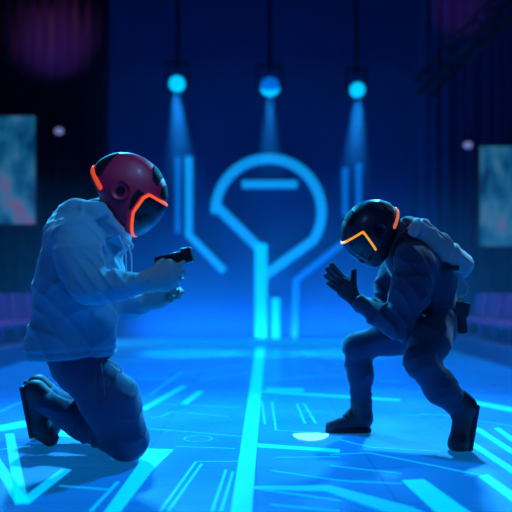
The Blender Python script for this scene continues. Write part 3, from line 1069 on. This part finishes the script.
# spotlights with beams
def spotlight(px, py, Y, aim, lab, lens_e, r, tilt):
    c = Vector(at(px, py, Y))
    top = empty('spotlight', (c.x, c.y, c.z), lab, 'spotlight', 'stage spotlights above the sign')
    aimv = (Vector(aim) - c).normalized()
    face = Vector((0.0, -math.cos(tilt), -math.sin(tilt)))
    bm = bmesh.new()
    cyl(bm, c + Vector((0, 0.02, 0)) - face * 0.24, c + Vector((0, 0, 0)) - face * 0.10, r * 0.80, r * 1.05, 28)
    cyl(bm, c - face * 0.10, c - face * 0.012, r * 1.05, r * 1.12, 28)
    link('housing', mesh_of(bm), M['metal'], top, smooth=False)
    bm = bmesh.new()
    bmesh.ops.create_uvsphere(bm, u_segments=24, v_segments=12, radius=r)
    for v in bm.verts:
        v.co = face.to_track_quat('Z', 'Y') @ Vector((v.co.x, v.co.y, v.co.z * 0.35)) + c - face * 0.01
    link('lens', mesh_of(bm), lens_e, top)
    bm = bmesh.new()
    for sg in (-1, 1):
        box(bm, c - face * 0.10 + Vector((sg * (r * 1.12 + 0.02), 0, 0.09)), (0.012, 0.03, 0.13))
    box(bm, c - face * 0.10 + Vector((0, 0, 0.23)), (r * 1.12 + 0.032, 0.03, 0.012))
    link('yoke', mesh_of(bm), M['metal'], top, smooth=False)
    bm = bmesh.new()
    zc = c.z - face.z * -0.10
    cyl(bm, (c.x, c.y + 0.08, c.z + 0.20), (c.x, c.y + 0.08, 4.32), 0.018)
    link('hanger', mesh_of(bm), M['metal'], top, smooth=False)
    return c, aimv


lensA = mat('lens_bright', (0.05, 0.4, 0.5), 0.2, emit=(0.0, 0.55, 0.95), strength=1.15)
lensB = mat('lens_dim', (0.02, 0.15, 0.4), 0.25, emit=(0.0, 0.12, 0.55), strength=0.95)
for px, py, lm, r, lab, tx in ((177, 84, lensA, 0.095, 'bright cyan spotlight above the light lines nearest the red helmet', 190),
                           (270, 87, lensB, 0.115, 'larger dimmer blue spotlight above the middle of the keyhole sign', 268),
                           (357.5, 90, lensA, 0.088, 'bright cyan spotlight above the navy helmet', 346)):
    aim = at(tx, 330, 8.4)
    c, av = spotlight(px, py, 8.3, aim, lab, lm, r, math.radians(25))
    lamp('beam_lamp', 'SPOT', c + Vector((0, -0.06, -0.11)), aim, (0.02, 0.42, 1.0), 2300, 0.05, spot=27, blend=0.6)
# lower crescent on the middle lens
bm = bmesh.new()
c = at(270, 87, 8.3)
for k in range(16):
    t0 = math.pi * (1.12 + 0.76 * k / 16)
    t1 = math.pi * (1.12 + 0.76 * (k + 1) / 16)
    def pt(t, r, y): return Vector((c[0] + r * math.cos(t), c[1] + y, c[2] + r * math.sin(t)))
    fs = []
    for (r, y) in ((0.118, -0.075), (0.118, -0.03), (0.06 + 0.05 * abs(math.cos((t0 + t1) / 2)) ** 2, -0.03), (0.06 + 0.05 * abs(math.cos((t0 + t1) / 2)) ** 2, -0.075)):
        fs.append((bm.verts.new(pt(t0, r, y)), bm.verts.new(pt(t1, r, y))))
    for j in range(4):
        bm.faces.new((fs[j][0], fs[j][1], fs[(j + 1) % 4][1], fs[(j + 1) % 4][0]))
mid_spot = [o for o in C.objects if o.name.startswith('spotlight') and abs(o.location.x - c[0]) < 0.01][0]
link('glow_segment', mesh_of(bm), lensA, mid_spot, smooth=False)

# ceiling truss bars
def truss(name, a, b, lab):
    a, b = Vector(a), Vector(b)
    t = empty(name, a, lab, 'truss')
    d = (b - a).normalized()
    n1 = d.cross(Vector((0, 0, 1))).normalized()
    n2 = d.cross(n1).normalized()
    L = (b - a).length
    offs = [n1 * 0.10 + n2 * 0.10, n1 * -0.10 + n2 * 0.10, n1 * 0.10 - n2 * 0.10, n1 * -0.10 - n2 * 0.10]
    for o_ in offs:
        bm = bmesh.new()
        cyl(bm, a + o_, b + o_, 0.022, seg=10)
        link('chord', mesh_of(bm), M['metal'], t)
    bm = bmesh.new()
    n = int(L / 0.24)
    for i in range(n):
        p0, p1 = a + d * (L * i / n), a + d * (L * (i + 1) / n)
        for u, v in ((0, 1), (1, 3), (3, 2), (2, 0)):
            cyl(bm, p0 + offs[u], p1 + offs[v], 0.010, seg=6)
    link('lattice', mesh_of(bm), M['metal'], t)
    for p in (a + d * 0.12, b - d * 0.12):
        bm = bmesh.new()
        cyl(bm, p, (p.x, p.y, CEIL), 0.012, seg=8)
        link('hanger', mesh_of(bm), M['metal'], t)
    return t


truss('lighting_truss', (-4.6, 8.38, 4.42), (4.6, 8.38, 4.42), 'long dark lighting truss that carries the three spotlights')
truss('lighting_truss', at(424, 88, 9.0), at(508, 2, 7.2), 'slanting dark blue truss in the upper corner beyond the navy helmet')

# small ceiling lamps
for px, py, lab in ((59, 131, 'tiny pale lamp on the dark drape above the red helmet person'), (468, 145, 'tiny pale lamp on the dark drape beside the screen nearest the crouching person')):
    c = Vector(at(px, py, 9.45))
    t = empty('wall_lamp', c, lab, 'lamp')
    bm = bmesh.new()
    bmesh.ops.create_uvsphere(bm, u_segments=16, v_segments=10, radius=0.05)
    for v in bm.verts: v.co = Vector((v.co.x * 1.2, v.co.y * 0.7, v.co.z * 0.9)) + c
    link('bulb', mesh_of(bm), mat('pale_bulb', (0.3, 0.3, 0.5), 0.4, emit=(0.22, 0.24, 0.5), strength=0.7), t)
    bm = bmesh.new()
    cyl(bm, c + Vector((0, 0.03, 0)), c + Vector((0, 0.17, 0)), 0.03, 0.045)
    link('bracket', mesh_of(bm), M['metal'], t, smooth=False)


# ------------------------------------------------------------------ screens
def screen_mat(name, seed, gain):
    m = bpy.data.materials.new(name)
    m.use_nodes = True
    nt = m.node_tree
    p = nt.nodes['Principled BSDF']
    p.inputs['Base Color'].default_value = (0.01, 0.02, 0.03, 1)
    p.inputs['Roughness'].default_value = 0.3
    tc = nt.nodes.new('ShaderNodeTexCoord')
    mp = nt.nodes.new('ShaderNodeMapping')
    mp.inputs['Location'].default_value = (seed, seed * 0.7, seed * 1.3)
    mp.inputs['Scale'].default_value = (2.4, 2.4, 1.3)
    nz = nt.nodes.new('ShaderNodeTexNoise')
    nz.inputs['Scale'].default_value = 1.6
    nz.inputs['Detail'].default_value = 3
    rp = nt.nodes.new('ShaderNodeValToRGB')
    rp.color_ramp.elements[0].position = 0.32
    rp.color_ramp.elements[0].color = (0.0, 0.02, 0.09, 1)
    e = rp.color_ramp.elements.new(0.46)
    e.color = (0.005, 0.10, 0.24, 1)
    e = rp.color_ramp.elements.new(0.58)
    e.color = (0.03, 0.16, 0.30, 1)
    rp.color_ramp.elements[-1].position = 0.72
    rp.color_ramp.elements[-1].color = (0.16, 0.08, 0.24, 1)
    nt.links.new(tc.outputs['Object'], mp.inputs['Vector'])
    nt.links.new(mp.outputs[0], nz.inputs['Vector'])
    nt.links.new(nz.outputs['Fac'], rp.inputs[0])
    nt.links.new(rp.outputs[0], p.inputs['Emission Color'])
    p.inputs['Emission Strength'].default_value = gain
    return m


def screen(px0, px1, py0, py1, Y, lab, sm):
    a, b = at(px0, py1, Y), at(px1, py0, Y)
    w, h = b[0] - a[0], b[2] - a[2]
    t = empty('video_screen', ((a[0] + b[0]) / 2, Y, a[2]), lab, 'screen')
    bm = bmesh.new()
    box(bm, ((a[0] + b[0]) / 2, Y + 0.05, (a[2] + b[2]) / 2), (w / 2 + 0.03, 0.045, h / 2 + 0.03), bevel=0.02)
    link('casing', mesh_of(bm), M['metal'], t, smooth=False)
    bm = bmesh.new()
    box(bm, ((a[0] + b[0]) / 2, Y, (a[2] + b[2]) / 2), (w / 2, 0.012, h / 2), bevel=0.01)
    link('display', mesh_of(bm), sm, t, smooth=False)
    bm = bmesh.new()
    cyl(bm, ((a[0] + b[0]) / 2, Y + 0.05, b[2]), ((a[0] + b[0]) / 2, Y + 0.05, CEIL), 0.025)
    link('hanger', mesh_of(bm), M['metal'], t, smooth=False)


screen(-75, 35, 116, 224, 8.6, 'big blurred video screen hanging behind the person in the red helmet', screen_mat('screen_picture', 2.0, 0.8))
screen(480, 590, 146, 246, 8.6, 'big blurred video screen hanging behind the crouching person', screen_mat('screen_picture', 5.3, 0.8))


# ------------------------------------------------------------------ tiered seating either side
def seat_mesh():
    bm = bmesh.new()
    box(bm, (0, 0, 0.20), (0.17, 0.19, 0.025), bevel=0.012)
    box(bm, (0.16, 0, 0.36), (0.022, 0.19, 0.17), Matrix.Rotation(0.15, 3, 'Y'), bevel=0.012)
    box(bm, (0.0, 0, 0.09), (0.03, 0.05, 0.09))
    me = mesh_of(bm)
    me.materials.append(M['seat'])
    return me


SM = seat_mesh()
for sg, side_name, lab in ((-1, 'left', 'violet seat in the tiered stand behind the kneeling person'), (1, 'right', 'violet seat in the tiered stand behind the crouching person')):
    xs0 = 2.45
    st = empty('seating_stand', (sg * (xs0 + 1.25), 7.75, 0.0), 'stepped blue stand of seats behind the ' + ('kneeling' if sg < 0 else 'crouching') + ' person', 'stand')
    for k in range(5):
        x0, x1 = xs0 + 0.5 * k, xs0 + 2.5
        z0, z1 = (0.0 if k == 0 else 0.02 + 0.16 * k), 0.02 + 0.16 * (k + 1)
        bm = bmesh.new()
        box(bm, (sg * (x0 + x1) / 2, 7.75, (z0 + z1) / 2), ((x1 - x0) / 2, 1.65, (z1 - z0) / 2))
        link('tier', mesh_of(bm), M['tier'], st, smooth=False)
    for k in range(5):
        for j in range(6):
            o = bpy.data.objects.new('stand_seat', SM)
            C.objects.link(o)
            o.location = (sg * (xs0 + 0.5 * k + 0.25), 6.45 + 0.52 * j, 0.02 + 0.16 * (k + 1))
            o.rotation_euler = (0, 0, 0 if sg > 0 else math.pi)
            props(o, lab, 'seat', 'seats in the stand behind the ' + ('kneeling' if sg < 0 else 'crouching') + ' person')

lamp('stand_fill', 'SPOT', (-2.2, 6.0, 3.9), (-3.2, 7.9, 0.6), (0.28, 0.30, 1.0), 350, 0.15, spot=60)  # added fills without fixtures that brighten the two stands
lamp('stand_fill', 'SPOT', (2.2, 6.0, 3.9), (3.2, 7.9, 0.6), (0.28, 0.30, 1.0), 350, 0.15, spot=60)
lamp('bokeh_glow_fill', 'SPOT', (-2.6, 8.45, 3.85), at(55, 36, 9.6), (0.60, 0.10, 0.50), 110, 0.04, spot=66, blend=1.0)  # unseen purple lights added; their pools on the drapes stand in for out-of-focus lamps
lamp('bokeh_glow_fill', 'SPOT', (2.7, 8.45, 3.95), at(461, 8, 9.6), (0.70, 0.06, 0.35), 70, 0.04, spot=46, blend=1.0)

# stage haze
hm = bpy.data.materials.new('haze')
hm.use_nodes = True
nt = hm.node_tree
nt.nodes.clear()
out = nt.nodes.new('ShaderNodeOutputMaterial')
vs = nt.nodes.new('ShaderNodeVolumeScatter')
vs.inputs['Color'].default_value = (0.35, 0.6, 1.0, 1)
vs.inputs['Density'].default_value = 0.028
vs.inputs['Anisotropy'].default_value = 0.2
nt.links.new(vs.outputs[0], out.inputs['Volume'])
bm = bmesh.new()
box(bm, (0, 6.65, 0.84), (2.4, 2.65, 0.80))
hz = link('stage_haze', mesh_of(bm), hm, smooth=False)
props(hz, 'thin blue haze lying low over the lit stage floor', 'haze', kind='stuff')
hm2 = hm.copy()
tc = nt.nodes.new('ShaderNodeTexCoord')
sx = nt.nodes.new('ShaderNodeSeparateXYZ')
mr = nt.nodes.new('ShaderNodeMapRange')
mr.interpolation_type = 'SMOOTHSTEP'
mr.inputs[1].default_value, mr.inputs[2].default_value = 0.2, 1.6
mr.inputs[3].default_value, mr.inputs[4].default_value = 0.046, 0.0
nt.links.new(tc.outputs['Object'], sx.inputs[0])
nt.links.new(sx.outputs[2], mr.inputs[0])
nt.links.new(mr.outputs[0], vs.inputs['Density'])
n2 = hm2.node_tree
tc = n2.nodes.new('ShaderNodeTexCoord')
sx = n2.nodes.new('ShaderNodeSeparateXYZ')
mr = n2.nodes.new('ShaderNodeMapRange')
mr.interpolation_type = 'SMOOTHSTEP'
mr.inputs[1].default_value, mr.inputs[2].default_value = 0.0, 1.3
mr.inputs[3].default_value, mr.inputs[4].default_value = 0.0, 0.06
n2.links.new(tc.outputs['Object'], sx.inputs[0])
n2.links.new(sx.outputs[2], mr.inputs[0])
n2.links.new(mr.outputs[0], n2.nodes['Volume Scatter'].inputs['Density'])
bm = bmesh.new()
box(bm, (0, 8.3, 2.5), (1.9, 0.5, 0.85))
hz = link('beam_haze', mesh_of(bm), hm2, smooth=False)
props(hz, 'smoky blue haze under the three spotlights that shows their beams', 'haze', kind='stuff')

# ------------------------------------------------------------------ world, camera
w = bpy.data.worlds.new('hall_dark')
bpy.context.scene.world = w
w.use_nodes = True
w.node_tree.nodes['Background'].inputs[0].default_value = (0.001, 0.008, 0.05, 1)
w.node_tree.nodes['Background'].inputs[1].default_value = 1.0

cd = bpy.data.cameras.new('camera')
cd.sensor_width = 36
cd.lens = 36 * F_PX / 512
cd.shift_y = (HOR - 256) / 512
cd.dof.use_dof = True
cd.dof.focus_distance = 3.3
cd.dof.aperture_fstop = 1.05
cam = bpy.data.objects.new('camera', cd)
C.objects.link(cam)
cam.location = (0, 0, EYE)
cam.rotation_euler = (math.pi / 2, 0, 0)
sc = bpy.context.scene
sc.camera = cam
sc.view_settings.view_transform = 'Standard'
sc.view_settings.look = 'None'
sc.view_settings.exposure = 0.0
sc.view_settings.gamma = 1.0
sc.view_settings.use_curve_mapping = False
sc.cycles.use_denoising = True
sc.cycles.max_bounces = 6
sc.cycles.volume_bounces = 0
sc.cycles.sample_clamp_indirect = 4.0
